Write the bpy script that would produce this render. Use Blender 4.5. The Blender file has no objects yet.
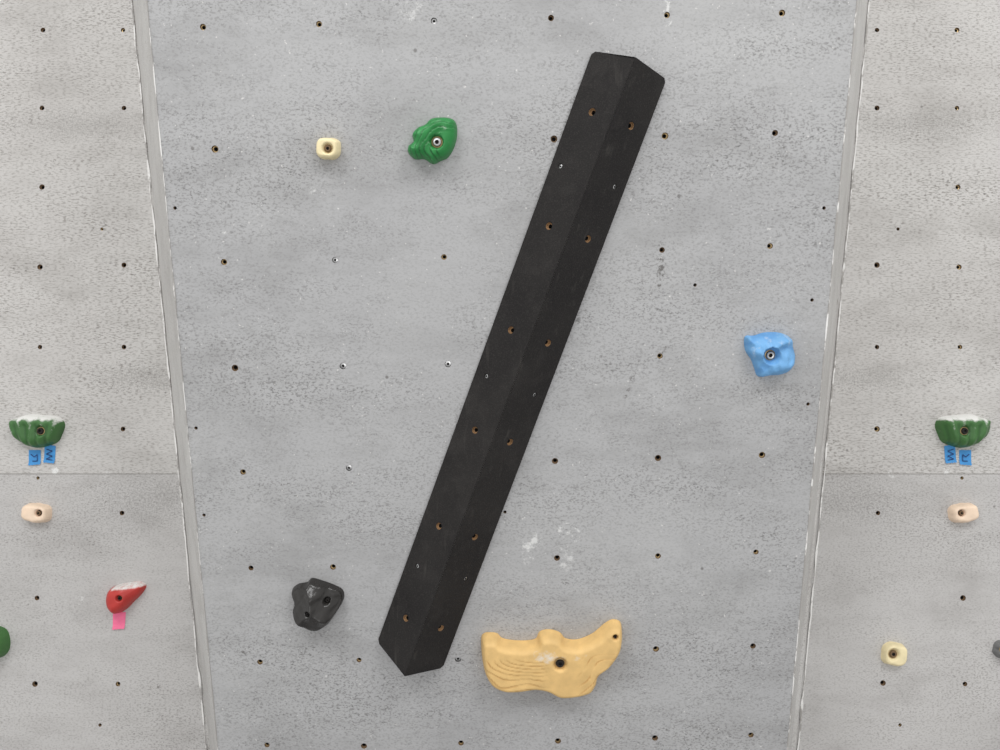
import bpy, bmesh, math, random
from mathutils import Vector, Matrix, noise
from mathutils.geometry import delaunay_2d_cdt
random.seed(4)
F=770.0
PITCH=math.radians(2.9)
CAM=Vector((0,-1.898,1.80))
FW=Vector((0,math.cos(PITCH),math.sin(PITCH))); UP=Vector((0,-math.sin(PITCH),math.cos(PITCH))); RT=Vector((1,0,0))
scn=bpy.context.scene
cd=bpy.data.cameras.new("camera"); cam=bpy.data.objects.new("camera",cd); scn.collection.objects.link(cam)
cam.location=CAM; cam.rotation_euler=(math.pi/2+PITCH,0,0)
cd.sensor_width=36; cd.lens=36*F/1000; cd.clip_start=0.01
scn.camera=cam
scn.view_settings.view_transform='Standard'; scn.view_settings.look='None'

# ---------- survey of the wall: planes ----------
def ray(x,y): return FW+RT*((x-500)/F)+UP*((375-y)/F)
class Plane:
    def __init__(s,o,ex,ey):
        s.o=o; s.ex=ex.normalized(); s.n=ex.cross(ey).normalized(); s.ey=s.n.cross(s.ex).normalized()
    def hit(s,x,y,h=0):
        d=ray(x,y); t=((s.o+s.n*h-CAM).dot(s.n))/d.dot(s.n); return CAM+d*t
    def loc(s,P): v=P-s.o; return (v.dot(s.ex),v.dot(s.ey))
    def ab(s,x,y,h=0): return s.loc(s.hit(x,y,h))
    def world(s,a,b,h=0): return s.o+s.ex*a+s.ey*b+s.n*h
    def base(s,x,y,h):
        P=s.hit(x,y,h)-s.n*h; v=P-CAM; z=v.dot(FW)
        return (500+F*v.dot(RT)/z, 375-F*v.dot(UP)/z)
T=0.19; D0=1.443
nrm=(-(UP*T+FW)).normalized()
o=CAM+FW*D0
eyc=nrm.cross(RT)
CEN=Plane(o,RT,eyc)
BACK=Plane(Vector((0,0,0)),Vector((1,0,0)),Vector((0,0,1)))

# ---------- materials ----------
def lin(c):
    r=[]
    for v in c[:3]:
        v/=255; r.append(v/12.92 if v<=0.04045 else ((v+0.055)/1.055)**2.4)
    return (*r,1)
class NT:
    def __init__(s,name):
        s.m=bpy.data.materials.new(name); s.m.use_nodes=True; s.t=s.m.node_tree; s.N=s.t.nodes
        s.b=s.N['Principled BSDF']
    def n(s,typ,**k):
        nd=s.N.new(typ)
        for a,v in k.items(): setattr(nd,a,v)
        return nd
    def l(s,a,b): s.t.links.new(a,b)
    def math(s,op,a,b=None,c=None,clamp=False):
        nd=s.n('ShaderNodeMath',operation=op,use_clamp=clamp)
        for i,v in enumerate((a,b,c)):
            if v is None: continue
            if isinstance(v,(int,float)): nd.inputs[i].default_value=v
            else: s.l(v,nd.inputs[i])
        return nd.outputs[0]
    def coord(s,sc=(1,1,1),loc=(0,0,0)):
        tc=s.n('ShaderNodeTexCoord'); mp=s.n('ShaderNodeMapping')
        mp.inputs['Scale'].default_value=sc; mp.inputs['Location'].default_value=loc
        s.l(tc.outputs['Object'],mp.inputs['Vector']); return mp.outputs[0]
    def noise(s,sc,v=None,det=3,rough=0.55):
        nd=s.n('ShaderNodeTexNoise'); nd.inputs['Scale'].default_value=sc; nd.inputs['Detail'].default_value=det
        nd.inputs['Roughness'].default_value=rough
        s.l(v if v is not None else s.coord(),nd.inputs['Vector']); return nd.outputs[0]
    def ramp(s,f,a,b,lo=0.0,hi=1.0):
        nd=s.n('ShaderNodeMapRange'); nd.inputs[1].default_value=a; nd.inputs[2].default_value=b
        nd.inputs[3].default_value=lo; nd.inputs[4].default_value=hi; s.l(f,nd.inputs[0]); return nd.outputs[0]
    def mix(s,f,a,b):
        nd=s.n('ShaderNodeMix',data_type='RGBA')
        if isinstance(f,(int,float)): nd.inputs[0].default_value=f
        else: s.l(f,nd.inputs[0])
        for i,v in ((6,a),(7,b)):
            if isinstance(v,tuple): nd.inputs[i].default_value=v
            else: s.l(v,nd.inputs[i])
        return nd.outputs[2]
    def bump(s,h,st,dist=0.001,normal=None):
        nd=s.n('ShaderNodeBump'); nd.inputs['Strength'].default_value=st; nd.inputs['Distance'].default_value=dist
        s.l(h,nd.inputs['Height'])
        if normal is not None: s.l(normal,nd.inputs['Normal'])
        return nd.outputs[0]
    def out(s,col,rough=0.6,metal=0,normal=None,spec=0.5):
        if isinstance(col,tuple): s.b.inputs['Base Color'].default_value=col
        else: s.l(col,s.b.inputs['Base Color'])
        if isinstance(rough,(int,float)): s.b.inputs['Roughness'].default_value=rough
        else: s.l(rough,s.b.inputs['Roughness'])
        s.b.inputs['Metallic'].default_value=metal
        s.b.inputs['Specular IOR Level'].default_value=spec
        if normal is not None: s.l(normal,s.b.inputs['Normal'])
        return s.m

def wall_mat(name,base,dark,light,stretch,amount,marks=(),dark_marks=(),lo=0.25,patch=0.35,dash=0.8):
    m=NT(name)
    big=m.noise(2.2,det=4)
    c=m.mix(m.ramp(big,0.3,0.7),base,light)
    # mottled worn patches
    mo=m.noise(5.5,m.coord((0.7,1,1.2),(2,8,1)),det=6,rough=0.68)
    c=m.mix(m.ramp(mo,0.50,0.72,0,patch),c,dark)
    # roller streaks
    st=m.noise(14,m.coord((0.25,1,1)),det=5,rough=0.7)
    c=m.mix(m.ramp(st,0.48,0.78,0,0.3),c,dark)
    msk=m.noise(3.5,m.coord((0.6,1,1.6),(3,1,7)),det=7,rough=0.8)
    # fine open grain specks (horizontal)
    sp=m.noise(330,m.coord((stretch,1,1)),det=2,rough=.6)
    f=m.math('MULTIPLY',m.ramp(sp,0.52,0.60),m.ramp(msk,0.40,0.62,lo,amount))
    c=m.mix(f,c,dark)
    # coarser, darker missed dashes
    dk=tuple(v*0.62 for v in dark[:3])+(1,)
    sp3=m.noise(250,m.coord((stretch*0.9,1,1),(5,5,5)),det=2,rough=.6)
    f=m.math('MULTIPLY',m.ramp(sp3,0.60,0.66),m.ramp(msk,0.45,0.62,0.12,dash))
    c=m.mix(f,c,dk)
    # pale flecks
    sp2=m.noise(160,m.coord((1,1,1),(9,2,4)),det=2)
    c=m.mix(m.ramp(sp2,0.70,0.75,0,0.7),c,lin((225,223,220)))
    # sparse small dents
    vo=m.n('ShaderNodeTexVoronoi'); vo.inputs['Scale'].default_value=11; m.l(m.coord((1,1,1),(.3,.2,.7)),vo.inputs['Vector'])
    c=m.mix(m.ramp(vo.outputs['Distance'],0.045,0.025,0,0.6),c,lin((90,86,82)))
    tc=m.n('ShaderNodeTexCoord')
    for lst,col,thr in ((marks,lin((232,232,230)),(0.52,0.6)),(dark_marks,lin((98,95,92)),(0.50,0.58))):  # dark marks: scuffing on the panel, grime and painted shading on side walls
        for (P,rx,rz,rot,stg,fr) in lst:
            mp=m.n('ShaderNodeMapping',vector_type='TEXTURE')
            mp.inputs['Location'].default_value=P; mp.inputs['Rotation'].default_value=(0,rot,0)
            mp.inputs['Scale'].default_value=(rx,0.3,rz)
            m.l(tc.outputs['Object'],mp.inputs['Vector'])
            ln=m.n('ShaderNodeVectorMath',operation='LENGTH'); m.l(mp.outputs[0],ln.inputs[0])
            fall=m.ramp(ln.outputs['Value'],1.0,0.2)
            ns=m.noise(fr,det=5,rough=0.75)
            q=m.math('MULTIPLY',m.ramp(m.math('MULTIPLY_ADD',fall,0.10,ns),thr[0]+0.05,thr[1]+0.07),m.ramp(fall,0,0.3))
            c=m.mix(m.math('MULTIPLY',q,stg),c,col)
    bh=m.math('ADD',m.math('MULTIPLY',sp,-0.5),st)
    nrm=m.bump(bh,0.25,0.001)
    return m.out(c,0.62,normal=nrm,spec=0.35)

def simple(name,col,rough=0.5,metal=0,spec=0.5,var=0.25,scale=60):
    m=NT(name); d=tuple(v*(1-var) for v in col[:3])+(1,)
    f=m.noise(scale,det=4)
    return m.out(m.mix(m.ramp(f,0.35,0.65),col,d),rough,metal,m.bump(f,0.15,0.0006),spec)
M_WOOD=simple("plywood_hole",lin((118,94,68)),0.8)
M_BRASS=simple("zinc_tnut",lin((170,146,105)),0.4,0.7)
M_STEEL=simple("steel",lin((205,205,205)),0.3,0.9)
M_DARK=simple("dark_cavity",lin((28,24,22)),0.8)

def mk(name,bm,mats,smooth=False,mat=None):
    me=bpy.data.meshes.new(name); bm.to_mesh(me); bm.free()
    for m in mats: me.materials.append(m)
    if smooth:
        for p in me.polygons: p.use_smooth=True
    ob=bpy.data.objects.new(name,me); scn.collection.objects.link(ob)
    return ob

# ---------- flat surface with real drilled holes ----------
def inpoly(x,y,P):
    c=False; j=len(P)-1
    for i in range(len(P)):
        xi,yi=P[i]; xj,yj=P[j]
        if (yi>y)!=(yj>y) and x<(xj-xi)*(y-yi)/(yj-yi)+xi: c=not c
        j=i
    return c
def face(bm,vs,n,mi):
    try: f=bm.faces.new(vs)
    except ValueError: return
    f.normal_update()
    if n is not None and f.normal.dot(n)<0: f.normal_flip()
    f.material_index=mi
    return f
def holed(bm,pl,poly,holes,mi=0):
    """holes: (a,b,r,kind). material order: 0 paint,1 wood,2 brass,3 dark,4 steel"""
    V=[Vector(p) for p in poly]; E=[(i,(i+1)%len(poly)) for i in range(len(poly))]
    S=18
    for (a,b,r,k) in holes:
        s=len(V)
        for i in range(S):
            t=2*math.pi*i/S; V.append(Vector((a+r*math.cos(t),b+r*math.sin(t))))
        E+=[(s+i,s+(i+1)%S) for i in range(S)]
    rv,re,rf,_,_,_=delaunay_2d_cdt(V,E,[],0,1e-6)
    bv=[bm.verts.new(pl.world(v[0],v[1])) for v in rv]
    for f in rf:
        cx=sum(rv[i][0] for i in f)/3; cy=sum(rv[i][1] for i in f)/3
        if not inpoly(cx,cy,poly): continue
        if any((cx-a)**2+(cy-b)**2<(r*0.97)**2 for a,b,r,k in holes): continue
        face(bm,[bv[i] for i in f],pl.n,mi)
    def ring(a,b,r,h): return [bm.verts.new(pl.world(a+r*math.cos(2*math.pi*i/S),b+r*math.sin(2*math.pi*i/S),h)) for i in range(S)]
    def bridge(R1,R2,m):
        for i in range(S): face(bm,[R1[i],R1[(i+1)%S],R2[(i+1)%S],R2[i]],None,m)
    for (a,b,r,k) in holes:
        if k=='nut':
            ox=r*0.12*random.uniform(-1,1)
            R=[ring(a,b,r,0),ring(a,b,r*0.92,-0.004),ring(a+ox,b,r*0.6,-0.0045),ring(a+ox,b,r*0.55,-0.016)]
            bridge(R[0],R[1],1); bridge(R[1],R[2],2 if random.random()<0.6 else 1); bridge(R[2],R[3],3); face(bm,R[3],pl.n,3)
        elif k=='bright':
            R=[ring(a,b,r,0),ring(a,b,r*0.9,-0.002),ring(a,b,r*0.4,-0.0015),ring(a,b,r*0.35,-0.006)]
            bridge(R[0],R[1],3); bridge(R[1],R[2],4); bridge(R[2],R[3],3); face(bm,R[3],pl.n,3)
        else:
            R=[ring(a,b,r,0),ring(a,b,r*0.8,-0.004),ring(a,b,r*0.8,-0.006)]
            bridge(R[0],R[1],1); bridge(R[1],R[2],3); face(bm,R[2],pl.n,3)

# edges of the protruding overhanging panel
FLx=(147,218); OLx=(133,208); FRx=(857,787); ORx=(868,796)
def line(pl,x0,x1): return pl.hit(x0,0),pl.hit(x1,750)
def at_z(L,z):
    a,b=L; t=(z-a.z)/(b.z-a.z); return a+(b-a)*t
ZT=3.3; ZB=0.0
fl=line(CEN,*FLx); fr=line(CEN,*FRx); ol=line(BACK,*OLx); orr=line(BACK,*ORx)
fl=[at_z(fl,ZT),at_z(fl,ZB)]; fr=[at_z(fr,ZT),at_z(fr,ZB)]
ol=[at_z(ol,ZT),at_z(ol,ZB)]; orr=[at_z(orr,ZT),at_z(orr,ZB)]

NR=0.0058
cen_holes_px=[(203,27),(319,24),(434,21),(551,18),(667,15),(782,13),
 (215,149),(554,139),(665,136),(775,133),(224,262),(335,260),(444,257),(662,250),(770,246),
 (235,368),(343,366),(448,364),(556,360),(660,356),(243,472),(349,468),(555,461),(658,458),(762,455),
 (251,568),(333,567),(557,558),(658,556),(756,552),(260,662),(359,660),(458,659),(656,649),(753,646),
 (267,745),(364,746),(461,743),(558,741),(655,738),(751,735)]
bright={(434,21),(343,366),(448,364),(458,659),(349,468),(335,260)}
H=[(*CEN.ab(*p),NR*random.uniform(0.85,1.1),'bright' if p in bright else 'nut') for p in cen_holes_px]
for p in [(505,512),(695,285),(175,208),(824,208),(196,428),(808,404),(204,515),(812,300)]:
    H.append((*CEN.ab(*p),0.0032,'screw'))
marks=[(CEN.hit(568,533),0.030,0.022,0.5,0.7,75),(CEN.hit(531,545),0.022,0.045,0.3,0.7,75),(CEN.hit(566,558),0.025,0.03,0,0.5,80),
       (CEN.hit(668,14),0.012,0.03,0,0.7,80),(CEN.hit(412,12),0.03,0.02,0,0.4,80),(CEN.hit(222,232),0.01,0.012,0,.7,60),(CEN.hit(318,192),0.02,0.015,0,.5,60)]
dark_marks=[(CEN.hit(661,272),0.008,0.045,0.0,0.85,120),(CEN.hit(633,377),0.007,0.055,0.35,0.65,120),(CEN.hit(783,150),0.012,0.03,-0.5,.5,110),(CEN.hit(668,345),0.006,0.03,0.6,.6,110)]
M_CEN=wall_mat("painted_plywood_overhang",lin((173,173,174)),lin((132,131,130)),lin((184,184,184)),0.6,0.75,marks,dark_marks,lo=0.2,patch=0.42,dash=0.7)
smarks=[(BACK.hit(55,471),0.02,0.012,0,0.9,60),(BACK.hit(108,474),0.015,0.012,0,.8,60),(BACK.hit(945,471),0.02,0.012,0,0.9,60),(BACK.hit(892,474),0.015,0.012,0,.8,60),(BACK.hit(75,600),0.03,0.02,0,.4,50)]
sgrime_shade=[(BACK.hit(150,500),0.22,0.09,0.02,0.32,240),(BACK.hit(150,378),0.22,0.05,0.0,0.35,260),(BACK.hit(850,500),0.22,0.09,0,0.32,240),(BACK.hit(850,378),0.22,0.05,0.0,0.35,260),(BACK.hit(80,125),0.3,0.06,0,0.3,280),(BACK.hit(920,125),0.3,0.06,0,0.3,280)]  # grime, plus shading by the seam painted into the wall colour
M_SIDE=wall_mat("painted_plywood_side",lin((194,191,188)),lin((145,141,136)),lin((205,203,200)),0.3,1.0,smarks,sgrime_shade,lo=0.4,patch=0.42,dash=0.9)
M_SIDE2=wall_mat("painted_plywood_side_lower_sheet",lin((187,185,183)),lin((143,139,136)),lin((198,196,194)),0.5,0.75,smarks,sgrime_shade,lo=0.2,patch=0.42,dash=0.6)
M_JOINT=simple("joint_shadow_gap",lin((150,146,141)),0.8)
MATS=lambda p:[p,M_WOOD,M_BRASS,M_DARK,M_STEEL]

bm=bmesh.new()
poly=[CEN.loc(fl[1]),CEN.loc(fr[1]),CEN.loc(fr[0]),CEN.loc(fl[0])]
holed(bm,CEN,poly,H)
mk("wall_center",bm,MATS(M_CEN))

# side cheeks of the overhang
M_CHK=wall_mat("painted_plywood_cheek",lin((190,188,185)),lin((146,142,138)),lin((206,205,202)),0.8,0.7)
for side,Fq,Oq,hp in (("left",fl,ol,[(165,302),(184,475),(197,598)]),("right",fr,orr,[(835,302),(821,475)])):
    q=[Fq[0],Fq[1],Oq[1],Oq[0]]
    ey=(Fq[0]-Fq[1]).normalized(); ex=(Fq[0]-Oq[0]) if side=="left" else (Oq[0]-Fq[0])
    ex=(ex-ey*ex.dot(ey)).normalized()
    pl=Plane(q[1].copy(),ex,ey)
    hs=[(*pl.ab(*p),0.0075,'nut') for p in hp]
    bm=bmesh.new(); holed(bm,pl,[pl.loc(v) for v in q],hs)
    # follow the slightly twisted ruled surface so the cheek meets both edges exactly
    qf=[pl.world(*pl.loc(v)) for v in q]
    for v in bm.verts:
        d=(v.co-pl.o).dot(pl.n); P=v.co-pl.n*d
        A0=at_z((qf[0],qf[1]),P.z); B0=at_z((qf[3],qf[2]),P.z)
        s=(P-B0).dot(A0-B0)/(A0-B0).length_squared
        A=at_z(Fq,P.z); B=at_z(Oq,P.z)
        v.co=B+(A-B)*s+pl.n*d
    mk("wall_overhang_cheek_"+side,bm,MATS(M_CHK))

# side walls
ZS=BACK.hit(60,474).z
left_px=[(43,30),(123,30),(42,108),(124,108),(42,187),(102,229),(40,267),(124,265),(40,347),(124,347),(123,429),(109,476),(122,513),(37,598),(35,684),(100,725),(118,684),(38,478)]
right_px=[(957,30),(877,30),(957,108),(877,108),(958,187),(898,229),(959,267),(877,265),(960,347),(877,347),(877,429),(891,476),(878,513),(963,598),(965,684),(883,683),(900,725),(962,478)]
for side,pts,Oq,sg in (("left",left_px,ol,-1),("right",right_px,orr,1)):
    hs=[(*BACK.ab(*p),0.0064*random.uniform(.85,1.1) if p[0] not in (102,109,100,898,891,900,38,962) else 0.004,'nut') for p in pts]
    xo=2.6*sg
    mx=at_z(Oq,ZS).x; g=0.0009
    bm=bmesh.new()
    for (z0,z1,mi) in ((ZB,ZS-g,5),(ZS+g,ZT,0)):
        xa=at_z(Oq,z0).x; xb=at_z(Oq,z1).x
        P=[(xa,z0),(xo,z0),(xo,z1),(xb,z1)]
        holed(bm,BACK,P,[h for h in hs if z0<h[1]<z1 and abs(h[1]-ZS)>h[2]+.002],mi)
    # shallow joint between the two sheets
    vs=[bm.verts.new(Vector(c)) for c in ((mx,.0015,ZS-g),(xo,.0015,ZS-g),(xo,.0015,ZS+g),(mx,.0015,ZS+g))]
    face(bm,vs,Vector((0,-1,0)),6)
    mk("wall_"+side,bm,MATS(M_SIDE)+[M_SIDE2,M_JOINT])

# chipped filler along joints
def fillm(nm,a,b):
    m=NT(nm); f=m.noise(40,m.coord((1,1,.35)),det=5,rough=.75)
    return m.out(m.mix(m.ramp(f,a,b),lin((162,159,155)),lin((236,235,232))),0.8)
M_FILL=fillm("chipped_filler",0.42,0.52); M_FILL2=fillm("edge_chips",0.50,0.58)
def trim(name,L,w,off,xdir,seed,jit,mt):
    bm=bmesh.new(); N=420; prev=None
    a,b=L
    for i in range(N+1):
        t=i/N; p=a.lerp(b,t)
        j=noise.noise(Vector((seed,t*37.3,0)))*jit+noise.noise(Vector((seed,t*141.7,3)))*jit*.5
        ww=max(0.0006,w*(0.75+1.1*noise.noise(Vector((seed+5,t*53.1,1)))))
        c=p+xdir*j
        vs=[bm.verts.new(c-xdir*ww+off*0.4),bm.verts.new(c+off),bm.verts.new(c+xdir*ww+off*0.9)]
        if prev:
            for k in range(2): face(bm,[prev[k],prev[k+1],vs[k+1],vs[k]],Vector((0,-1,0)),0)
        prev=vs
    mk(name,bm,[mt])
X=Vector((1,0,0))
trim("trim_1",ol,0.0034,Vector((-0.0035,-0.006,0)),X,1,0.002,M_FILL)
trim("trim_2",orr,0.0034,Vector((0.0035,-0.006,0)),-X,7,0.002,M_FILL)
trim("trim_3",fl,0.0012,CEN.n*0.001,X,13,0.0006,M_FILL2)
trim("trim_4",fr,0.0012,CEN.n*0.001,X,19,0.0006,M_FILL2)

# floor: crash mat
bm=bmesh.new()
vs=[bm.verts.new(Vector(c)) for c in ((-2.6,-4.5,0),(2.6,-4.5,0),(2.6,0,0),(-2.6,0,0))]
face(bm,vs,Vector((0,0,1)),0)
r=bmesh.ops.extrude_face_region(bm,geom=bm.faces[:]); 
for v in r['geom']:
    if isinstance(v,bmesh.types.BMVert): v.co.z-=0.2
mk("floor",bm,[simple("crash_mat_vinyl",lin((175,175,176)),0.6)])

# ---------- black wedge volume ----------
def beam():
    hr=0.062; hb=0.006
    B=[CEN.hit(592,52),CEN.hit(664,80),CEN.hit(443,666),CEN.hit(378,640)]  # TL TR BR BL
    n=CEN.n
    TL,TR,BR,BL=[p.copy() for p in B]
    ax=(TL-BL).normalized()
    RTp=(TL+TR)/2+n*hr+ax*0.002; RB=(BL+BR)/2+n*hr-ax*0.013
    up=n*hb
    m=NT("black_textured_paint")
    f=m.noise(420,det=3); g=m.noise(9,det=4); st=m.noise(60,m.coord((1,1,.15)),det=4); du=m.noise(16,det=6,rough=.7)
    c=m.mix(m.ramp(g,0.35,0.7),lin((31,29,29)),lin((40,38,37)))
    c=m.mix(m.ramp(f,0.5,0.75,0,0.6),c,lin((62,59,57)))
    c=m.mix(m.ramp(du,0.52,0.75,0,0.35),c,lin((68,65,63)))
    c=m.mix(m.ramp(st,0.62,0.8,0,0.5),c,lin((76,73,70)))
    bv=m.n('ShaderNodeBevel',samples=6); bv.inputs['Radius'].default_value=0.005
    MB=m.out(c,0.72,normal=m.bump(f,0.5,0.0008,bv.outputs[0]),spec=0.25)
    M_CR=simple("raw_wood_rim",lin((150,116,80)),0.8)
    bm=bmesh.new()
    k=0.006
    def facet(P,ex_from,ex_to,nuts,scr):
        ex=(ex_to-ex_from); ex=(ex-ax*ex.dot(ax)).normalized()
        pl=Plane(P[0],ex,ax)
        if pl.n.dot(n)<0: pl=Plane(P[0],-ex,ax)
        hs=[(*pl.ab(*p),0.0066,'nut') for p in nuts]+[(*pl.ab(*p),0.0045,'bright') for p in scr]
        holed(bm,pl,[pl.loc(v) for v in P],hs)
    def tow(a,b,d=k): return a+(b-a).normalized()*d
    L1=tow(BL+up,RB); L2=tow(BL+up,TL+up); L3=tow(TL+up,BL+up); L4=tow(TL+up,RTp)
    R1=tow(BR+up,RB); R2=tow(BR+up,TR+up); R3=tow(TR+up,BR+up); R4=tow(TR+up,RTp)
    facet([L1,RB,RTp,L4,L3,L2],BL+up,RB,[(592,112),(549,226),(511,330),(475,430),(439,526),(406,618)],[(560,166),(486,376),(417,566)])
    facet([RB,R1,R2,R3,R4,RTp],RB,BR+up,[(631,126),(588,239),(548,343),(510,442),(475,537),(441,628)],[(615,187),(535,395),(466,579)])
    def poly(ps,nn): face(bm,[bm.verts.new(p) for p in ps],nn,0)
    dn=lambda p: p-n*((p-CEN.o).dot(n))
    loop=[L1,RB,R1,R2,R3,R4,RTp,L4,L3,L2]
    cen=sum(loop,Vector())/len(loop)
    for i in range(len(loop)):
        a,b=loop[i],loop[(i+1)%len(loop)]
        mid=(a+b)/2
        da,db=dn(a),dn(b)
        if a is RB: da=(BL+BR)/2
        if b is RB: db=(BL+BR)/2
        if a is RTp: da=(TL+TR)/2
        if b is RTp: db=(TL+TR)/2
        poly([a,b,db,da],mid-cen)
    bmesh.ops.remove_doubles(bm,verts=bm.verts[:],dist=0.0004)
    ctr=sum((v.co for v in bm.verts),Vector())/len(bm.verts)
    for v in bm.verts: v.co-=ctr
    ob=mk("black_wedge_climbing_volume",bm,[MB,M_CR,M_CR,M_DARK,M_STEEL]); ob.location=ctr+n*0.0008
beam()

# ---------- climbing holds ----------
def hold_mat(name,col,groove,rough=0.5,spec=0.5,var=0.12):
    m=NT(name); at=m.n('ShaderNodeVertexColor',layer_name="wear")
    sp=m.n('ShaderNodeSeparateColor'); m.l(at.outputs[0],sp.inputs[0])
    nz=m.noise(35,det=4); fz=m.noise(400,det=3); cz=m.noise(110,det=4,rough=.7)
    d=tuple(v*(1-var*1.6) for v in col[:3])+(1,)
    c=m.mix(m.ramp(nz,0.3,0.7),col,d)
    c=m.mix(sp.outputs[1],c,groove)
    ch=m.math('MULTIPLY',sp.outputs[0],1.0)
    ch=m.ramp(m.math('ADD',ch,m.math('MULTIPLY',m.math('SUBTRACT',cz,0.5),1.2)),0.3,0.95)
    ch=m.math('MULTIPLY',ch,m.ramp(sp.outputs[0],0.0,0.25))
    c=m.mix(ch,c,lin((232,232,228)))
    return m.out(c,rough,normal=m.bump(fz,0.35,0.0006),spec=spec)
def catmull(P,k=6):
    out=[];n=len(P)
    for i in range(n):
        p0,p1,p2,p3=P[i-1],P[i],P[(i+1)%n],P[(i+2)%n]
        for j in range(k):
            t=j/k
            out.append(tuple(0.5*(2*p1[c]+(p2[c]-p0[c])*t+(2*p0[c]-5*p1[c]+4*p2[c]-p3[c])*t*t+(3*p1[c]-p0[c]-3*p2[c]+p3[c])*t**3) for c in (0,1)))
    return out
def segdist(x,y,P):
    best=1e9
    for i in range(len(P)):
        ax,ay=P[i-1];bx,by=P[i];dx=bx-ax;dy=by-ay;L=dx*dx+dy*dy
        t=0 if L==0 else max(0,min(1,((x-ax)*dx+(y-ay)*dy)/L))
        q=(x-ax-t*dx)**2+(y-ay-t*dy)**2
        if q<best: best=q
    return math.sqrt(best)
def sstep(a,b,x):
    t=max(0,min(1,(x-a)/(b-a))); return t*t*(3-2*t)
def hold(name,pl,outline,bolts,h,w,mat,feat=None,sp=1.3,boltR=5.0,boltmat=M_STEEL,crater=0.008,k=6,ringmat=None):
    P=catmull([pl.base(x,y,h*0.22) for x,y in outline],k)
    Bs=[(*pl.base(b[0],b[1],h*0.8),(b[2] if len(b)>2 else boltR)) for b in bolts]
    V=[Vector(p) for p in P]; E=[(i,(i+1)%len(P)) for i in range(len(P))]
    x0=min(p[0] for p in P);x1=max(p[0] for p in P);y0=min(p[1] for p in P);y1=max(p[1] for p in P)
    y=y0
    row=0
    while y<y1:
        x=x0+(sp*0.5 if row%2 else 0)
        while x<x1:
            if inpoly(x,y,P) and segdist(x,y,P)>0.45: V.append(Vector((x,y)))
            x+=sp
        y+=sp*0.87; row+=1
    rv,re,rf,_,_,_=delaunay_2d_cdt(V,E,[],0,1e-5)
    ox,oy=(Bs[0][0],Bs[0][1]) if Bs else ((x0+x1)/2,(y0+y1)/2)
    O=pl.hit(ox,oy)
    M=Matrix((pl.ex,pl.ey,pl.n)).transposed().to_4x4(); M.translation=O+pl.n*(0.0005 if pl is CEN else 0.0)
    Oa,Ob=pl.loc(O)
    bm=bmesh.new(); lay=bm.verts.layers.float_color.new("wear")
    def height(x,y):
        d=segdist(x,y,P); e=min(d/w,1); z=h*(1-(1-e)**2)**0.5
        ch=gr=0
        if feat: z,ch,gr=feat(x,y,d,z)
        edge=min(1,d/1.2)
        return z*edge if d>1e-3 else 0,ch,gr
    hb=[]
    for bx,by,br in Bs:
        hb.append(max(0.003,height(bx,by)[0]-crater))
    bv=[]
    for v in rv:
        z,ch,gr=height(v[0],v[1])
        for (bx,by,br),hz in zip(Bs,hb):
            r=math.hypot(v[0]-bx,v[1]-by)
            if r<br*1.6: 
                cz=hz+ (0 if r<br else (r-br)/(br*0.6)*crater*1.3)
                z=min(z,cz); 
                if r<br*1.15: ch*=0.2; gr=max(gr,0.5)
        a,b=pl.ab(v[0],v[1])
        q=bm.verts.new(Vector((a-Oa,b-Ob,z))); q[lay]=(max(0,ch),max(0,min(1,gr)),0,1); bv.append(q)
    for f in rf:
        cx=sum(rv[i][0] for i in f)/3; cy=sum(rv[i][1] for i in f)/3
        if inpoly(cx,cy,P):
            ff=face(bm,[bv[i] for i in f],Vector((0,0,1)),0)
            if ff: ff.smooth=True
    # bolts: washer ring, head, hex socket
    for (bx,by,br),hz in zip(Bs,hb):
        a,b=pl.ab(bx,by); a2,_=pl.ab(bx+br,by); R=abs(a2-a); a-=Oa; b-=Ob
        S=24
        def ring(r,z,n=S): return [bm.verts.new(Vector((a+r*math.cos(2*math.pi*i/S),b+r*math.sin(2*math.pi*i/S),z))) for i in range(S)]
        def hexr(r,z):
            o=[]
            for i in range(S):
                t=2*math.pi*i/S; k=math.cos(math.pi/6)/math.cos((t%(math.pi/3))-math.pi/6)
                o.append(bm.verts.new(Vector((a+r*k*math.cos(t),b+r*k*math.sin(t),z))))
            return o
        R_=[(ring(R*0.98,hz+0.0003),1),(ring(R*0.80,hz+0.0008),3),(ring(R*0.74,hz+0.0006),2),(ring(R*0.70,hz+0.004),2),(ring(R*0.6,hz+0.0048),2),(hexr(R*0.40,hz+0.0045),3),(hexr(R*0.38,hz+0.0008),3)]
        for i in range(len(R_)-1):
            for j in range(S):
                face(bm,[R_[i][0][j],R_[i][0][(j+1)%S],R_[i+1][0][(j+1)%S],R_[i+1][0][j]],Vector((0,0,1)) if i not in(2,5) else None,R_[i][1])
        face(bm,R_[-1][0],Vector((0,0,1)),3)
    ob=mk(name,bm,[mat,ringmat or M_BRASS,boltmat,M_DARK]); ob.matrix_world=M
    return ob
def nz(x,y,s=0): return noise.noise(Vector((x,y,s)))
def squircle(cx,cy,rx,ry,p=2.8,rot=0,n=14,jit=0.0,seed=0):
    o=[]
    for i in range(n):
        t=2*math.pi*i/n; c,s=math.cos(t),math.sin(t)
        k=(abs(c)**p+abs(s)**p)**(-1/p)*(1+jit*nz(i*0.9,seed))
        x,y=rx*k*c,ry*k*s
        o.append((cx+x*math.cos(rot)-y*math.sin(rot),cy+x*math.sin(rot)+y*math.cos(rot)))
    return o

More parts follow.
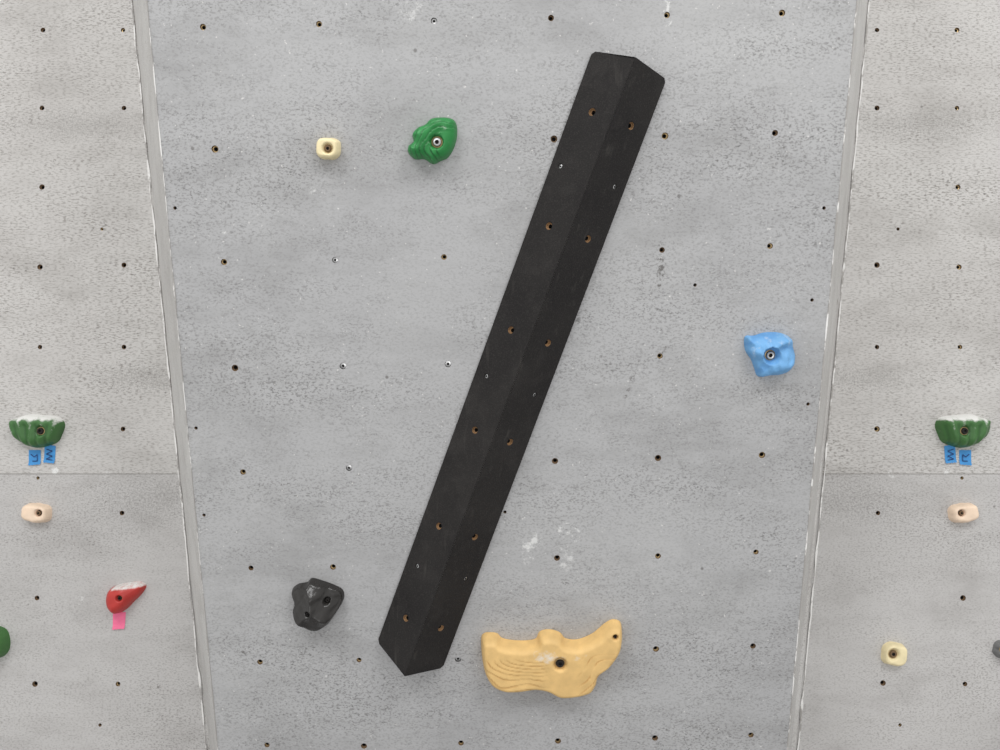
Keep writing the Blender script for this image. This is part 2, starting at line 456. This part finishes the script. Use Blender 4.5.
# cream footholds
MC=hold_mat("cream_resin",lin((252,236,190)),lin((190,155,105)),0.5)
MP=hold_mat("pink_cream_resin",lin((250,224,198)),lin((190,130,95)),0.5)
hold("cream_foothold",CEN,squircle(328.5,148.5,12,11,3.2,0.05,n=20,jit=.06),[(328,148.5)],0.022,4.0,MC,boltR=4.2,boltmat=M_WOOD,sp=0.9,crater=0.006)
hold("cream_foothold",BACK,squircle(894,654,12,11.5,3.2,0.1,n=20,jit=.08,seed=3),[(893,654)],0.022,4.0,MC,boltR=4.5,boltmat=M_WOOD,sp=0.9,crater=0.006)
hold("pink_cream_foothold",BACK,squircle(37,513,14,9.8,3.0,0.12,n=20,jit=.1,seed=5),[(39,513)],0.024,4.5,MP,boltR=3.0,boltmat=M_WOOD,sp=0.9,ringmat=M_DARK,crater=0.006)
hold("pink_cream_foothold",BACK,squircle(963,513,14,9.8,3.0,-0.12,n=20,jit=.1,seed=5),[(961,513)],0.024,4.5,MP,boltR=3.0,boltmat=M_WOOD,sp=0.9,ringmat=M_DARK,crater=0.006)

# green swirl hold
MG=hold_mat("green_resin",lin((44,140,70)),lin((10,66,28)),0.42)
def f_green(x,y,d,z):
    r=math.hypot((x-450)*1.0,(y-152)*1.1)+4.5*nz(x*.07,y*.07,2)
    m_=sstep(446,436,x)+0.6*sstep(136,130,y); m_=min(1,m_)
    s=(r/5.2)%1.0
    step=(s-0.5)*0.0045
    g=max(0,1-abs(s-0.08)/0.18)*m_
    z=z*(0.75+0.25*sstep(460,425,x))+step*m_*min(1,d/3)
    return max(z,0.001),0.10+0.25*nz(x*.1,y*.1),g*.8
hold("green_layered_hold",CEN,[(408,153),(408,146),(413,141),(412,134),(418,127),(425,124),(432,118),(446,117),(455,121),(457,134),(454,147),(448,157),(440,161),(433,164),(424,159),(415,159)],[(437,142,5.6)],0.036,11,MG,f_green,sp=0.9)

# blue hold
ML=hold_mat("blue_resin",lin((116,176,228)),lin((66,128,196)),0.55)
def f_blue(x,y,d,z):
    q=math.sin((x*0.45+y*0.9)*0.28+3*nz(x*.05,y*.05))
    z=z*(0.84+0.08*q)+0.006*nz(x*.12,y*.12,5)*min(1,d/6)+0.0025*abs(nz(x*.3,y*.12,9))
    z-=0.010*math.exp(-((x-788)**2+(y-353)**2)/60.0)
    return max(z,.001),(0.14*sstep(352,338,y)+0.10+0.25*nz(x*.15,y*.05)),max(0,-q-.75)*1.4
hold("blue_pinch_hold",CEN,[(746,337),(755,336),(765,333),(780,333),(791,338),(794,347),(796,357),(791,369),(781,375),(769,376),(759,377),(755,368),(752,360),(746,350)],[(772,356,5.4)],0.034,11,ML,f_blue,sp=1.0)

# dark faceted hold
MK=hold_mat("black_gloss_resin",lin((44,42,40)),lin((12,12,12)),0.25,0.55)
def f_black(x,y,d,z):
    u,v=x-318,y-604
    pl_=min(0.046-0.0016*(u*0.75-v*0.5),0.046+0.0015*(u*0.9+v*0.35)+0.006,0.046-0.0012*(v)+0.004,0.044+0.0014*v+0.012-0.0004*u)
    z=min(z*1.15,max(pl_,0.004))
    z-=0.006*math.exp(-((x-309)**2+(y-603)**2)/30.0)
    z+=0.0035*abs(math.sin(u*.16+v*.1))+0.004*nz(x*.13,y*.13,3)*min(1,d/5)
    return max(z,.001),0.10*sstep(600,585,y)+0.12*nz(x*.15,y*.15,7),0
hold("black_faceted_hold",CEN,[(291,592),(297,586),(306,584),(311,580),(320,582),(334,587),(342,592),(343,601),(337,612),(330,622),(318,628),(307,625),(297,619),(293,609),(295,602)],[(326,603,2.6),(308,613,2.0)],0.044,13,MK,f_black,sp=1.0,boltmat=M_DARK,ringmat=M_DARK)

# big yellow hold
MY=hold_mat("yellow_ochre_resin",lin((240,200,132)),lin((186,132,66)),0.6)
def f_yel(x,y,d,z):
    s1=math.hypot((x-532)*0.72,(y-640)*1.2)+8*nz(x*.035,y*.05,1)
    s2=math.hypot((x-622)*0.9,(y-700)*0.9)+7*nz(x*.04,y*.05,4)
    m1=sstep(552,538,x)*sstep(648,654,y); m2=sstep(574,584,x)*sstep(642,650,y)
    g=0; st=0
    for s,mm in ((s1/5.8,m1),(s2/5.8,m2)):
        q=s%1.0
        st+=(q-.5)*0.0010*mm
        br=sstep(-0.25,0.05,nz(x*.06,y*.06,8))
        g=max(g,max(0,1-abs(q-.08)/.14)*mm*.8*br)
    z=z*(0.88+0.12*sstep(690,650,y))+st*min(1,d/4)
    ch=0.55*math.exp(-((x-545)**2/160+(y-648)**2/50))+0.25*math.exp(-((x-575)**2/500+(y-648)**2/30))+.1*nz(x*.1,y*.1)+.04
    return max(z,.001),ch,g
hold("yellow_jug_hold",CEN,[(481,641),(484,635),(490,634),(497,635),(503,640),(516,642),(528,642),(536,640),(540,633),(550,631),(560,634),(566,640),(578,641),(591,636),(598,631),(605,625),(613,621),(621,624),(622,637),(619,650),(609,664),(599,672),(596,682),(590,690),(577,694),(560,695),(547,689),(535,687),(520,689),(505,689),(491,682),(483,665)],[(560,663,5.2),(615,636,2.2)],0.036,6,MY,f_yel,sp=1.1,boltmat=M_DARK)

# chalked green fluted holds on side walls
MG2=hold_mat("green_fluted_resin",lin((66,114,58)),lin((26,62,28)),0.45)
def mkf(cx,s):
    def f(x,y,d,z):
        u=(x-cx)
        fl=math.sin((u/(1+0.02*(448-y)))*0.85)
        z=z*(0.85)+0.0025*fl*sstep(420,426,y)*min(1,d/3)+0.006*math.exp(-((y-421)/4)**2)*min(1,d/3)
        ch=1.0*sstep(423,417.5,y)+0.45*sstep(445,422,y)*max(0,fl)*.9+.15*nz(x*.2,y*.2)
        return max(z,.001),ch,max(0,-fl-.5)*.9*sstep(421,427,y)
    return f
ol1=[(11,427),(13,419),(19,417),(28,414),(42,415),(52,416),(59,418),(63,425),(60,435),(56,442),(47,446),(37,448),(27,446),(18,440),(14,436)]
hold("green_fluted_hold",BACK,ol1,[(40,431,4.2)],0.045,11,MG2,mkf(37,1),sp=0.9,boltmat=M_DARK)
hold("green_fluted_hold",BACK,[(1000-x,y) for x,y in ol1][::-1],[(965,431,4.2)],0.045,11,MG2,mkf(963,-1),sp=0.9,boltmat=M_DARK)

# red teardrop
MR=hold_mat("red_resin",lin((196,58,52)),lin((120,20,20)),0.4)
def f_red(x,y,d,z):
    z=z*(1-0.35*sstep(125,142,x))
    return max(z,.001),0.85*sstep(3.0,0,(y-586)+0.10*(x-125))*sstep(112,118,x)+.1*nz(x*.2,y*.2),0
hold("red_teardrop_hold",BACK,[(107,598),(110,589),(118,585),(128,583),(139,582),(145,586),(141,594),(133,602),(125,610),(116,614),(109,608)],[(120,598,2.4)],0.036,9,MR,f_red,sp=0.8,boltmat=M_DARK)
hold("dark_green_hold",BACK,[(-30,640),(-22,628),(-8,626),(4,630),(8,640),(7,651),(0,658),(-14,660),(-26,654)],[(-10,643,4)],0.04,10,MG2,None,sp=1.2)
MGY=hold_mat("grey_resin",lin((120,120,120)),lin((60,60,60)),0.4)
hold("grey_foothold",BACK,squircle(1004,650,10,9,2.8,.2,jit=.1),[(1004,650)],0.026,6,MGY,None,sp=1.0,boltR=4)

# ---------- route tape ----------
def tape(name,pl,quad,col,scrib=None,seed=0):
    h=0.0008
    m=simple(name+"_paper",col,0.7,var=.12)
    bm=bmesh.new()
    def P(x,y,hh=h):
        a,b=pl.ab(x,y); return pl.world(a,b,hh)
    N=8; rows=[]
    (x0,y0),(x1,y1),(x2,y2),(x3,y3)=quad # tl tr br bl
    for j in range(N+1):
        t=j/N; r=[]
        for i in range(N+1):
            s=i/N
            x=(x0*(1-s)+x1*s)*(1-t)+(x3*(1-s)+x2*s)*t; y=(y0*(1-s)+y1*s)*(1-t)+(y3*(1-s)+y2*s)*t
            if j==N: y+=0.6*(i%2)
            r.append(bm.verts.new(P(x,y,h+0.0012*max(0,nz(x*.2,y*.2,seed))+ (0.003*(t-.8)/.2 if t>.8 else 0))))
        rows.append(r)
    for j in range(N):
        for i in range(N): face(bm,[rows[j][i],rows[j][i+1],rows[j+1][i+1],rows[j+1][i]],pl.n,0)
    if scrib:
        for st in scrib:
            for k in range(len(st)-1):
                (ax,ay),(bx,by)=st[k],st[k+1]; L=math.hypot(bx-ax,by-ay) or 1; ux,uy=-(by-ay)/L*.4,(bx-ax)/L*.4
                face(bm,[bm.verts.new(P(ax+ux,ay+uy,.0035)),bm.verts.new(P(bx+ux,by+uy,.0035)),bm.verts.new(P(bx-ux,by-uy,.0035)),bm.verts.new(P(ax-ux,ay-uy,.0035))],pl.n,1)
    mk(name,bm,[m,simple("marker_ink",lin((20,50,110)),.6)])
BL=lin((70,150,215))
for mir in (0,1):
    X_=(lambda x:x) if not mir else (lambda x:1000-x)
    def q(l):
        l=[(X_(x),y) for x,y in l]
        return [l[1],l[0],l[3],l[2]] if mir else l
    tape("blue_tape_tag",BACK,q([(29,450),(41,450),(41,464),(29,465)]),BL,[[(X_(31.5),454),(X_(35),457),(X_(38),454.5),(X_(38),461),(X_(33),461)]])
    tape("blue_tape_tag",BACK,q([(45,444),(56,446),(55,463),(44,462)]),BL,[[(X_(x),y) for x,y in ((47,449),(53,451),(47,454),(53,456),(47,459),(53,460))]],3)
tape("pink_tape_tag",BACK,[(113,612),(126,612),(125,628),(113,629)],lin((250,120,160)),None,4)

# ---------- light ----------
w=bpy.data.worlds.new("world"); scn.world=w; w.use_nodes=True
w.node_tree.nodes['Background'].inputs[0].default_value=(1,0.996,0.988,1); w.node_tree.nodes['Background'].inputs[1].default_value=0.75
def area(name,loc,tgt,size,sy,e,col=(1,1,1)):
    l=bpy.data.lights.new(name,'AREA'); l.shape='RECTANGLE'; l.size=size; l.size_y=sy; l.energy=e; l.color=col
    o=bpy.data.objects.new(name,l); scn.collection.objects.link(o); o.location=loc
    o.rotation_euler=(Vector(tgt)-Vector(loc)).to_track_quat('-Z','Y').to_euler()
area("ceiling_light",(-1.6,-3.0,4.6),(-0.8,0,1.8),1.6,1.0,52)
area("ceiling_light",(1.6,-3.0,4.6),(0.8,0,1.8),1.6,1.0,52)
area("low_fill_light",(0,-4.2,0.9),(0,-0.3,1.0),2.0,1.0,18)  # added unseen fill, lightens the lower part of the overhanging panel
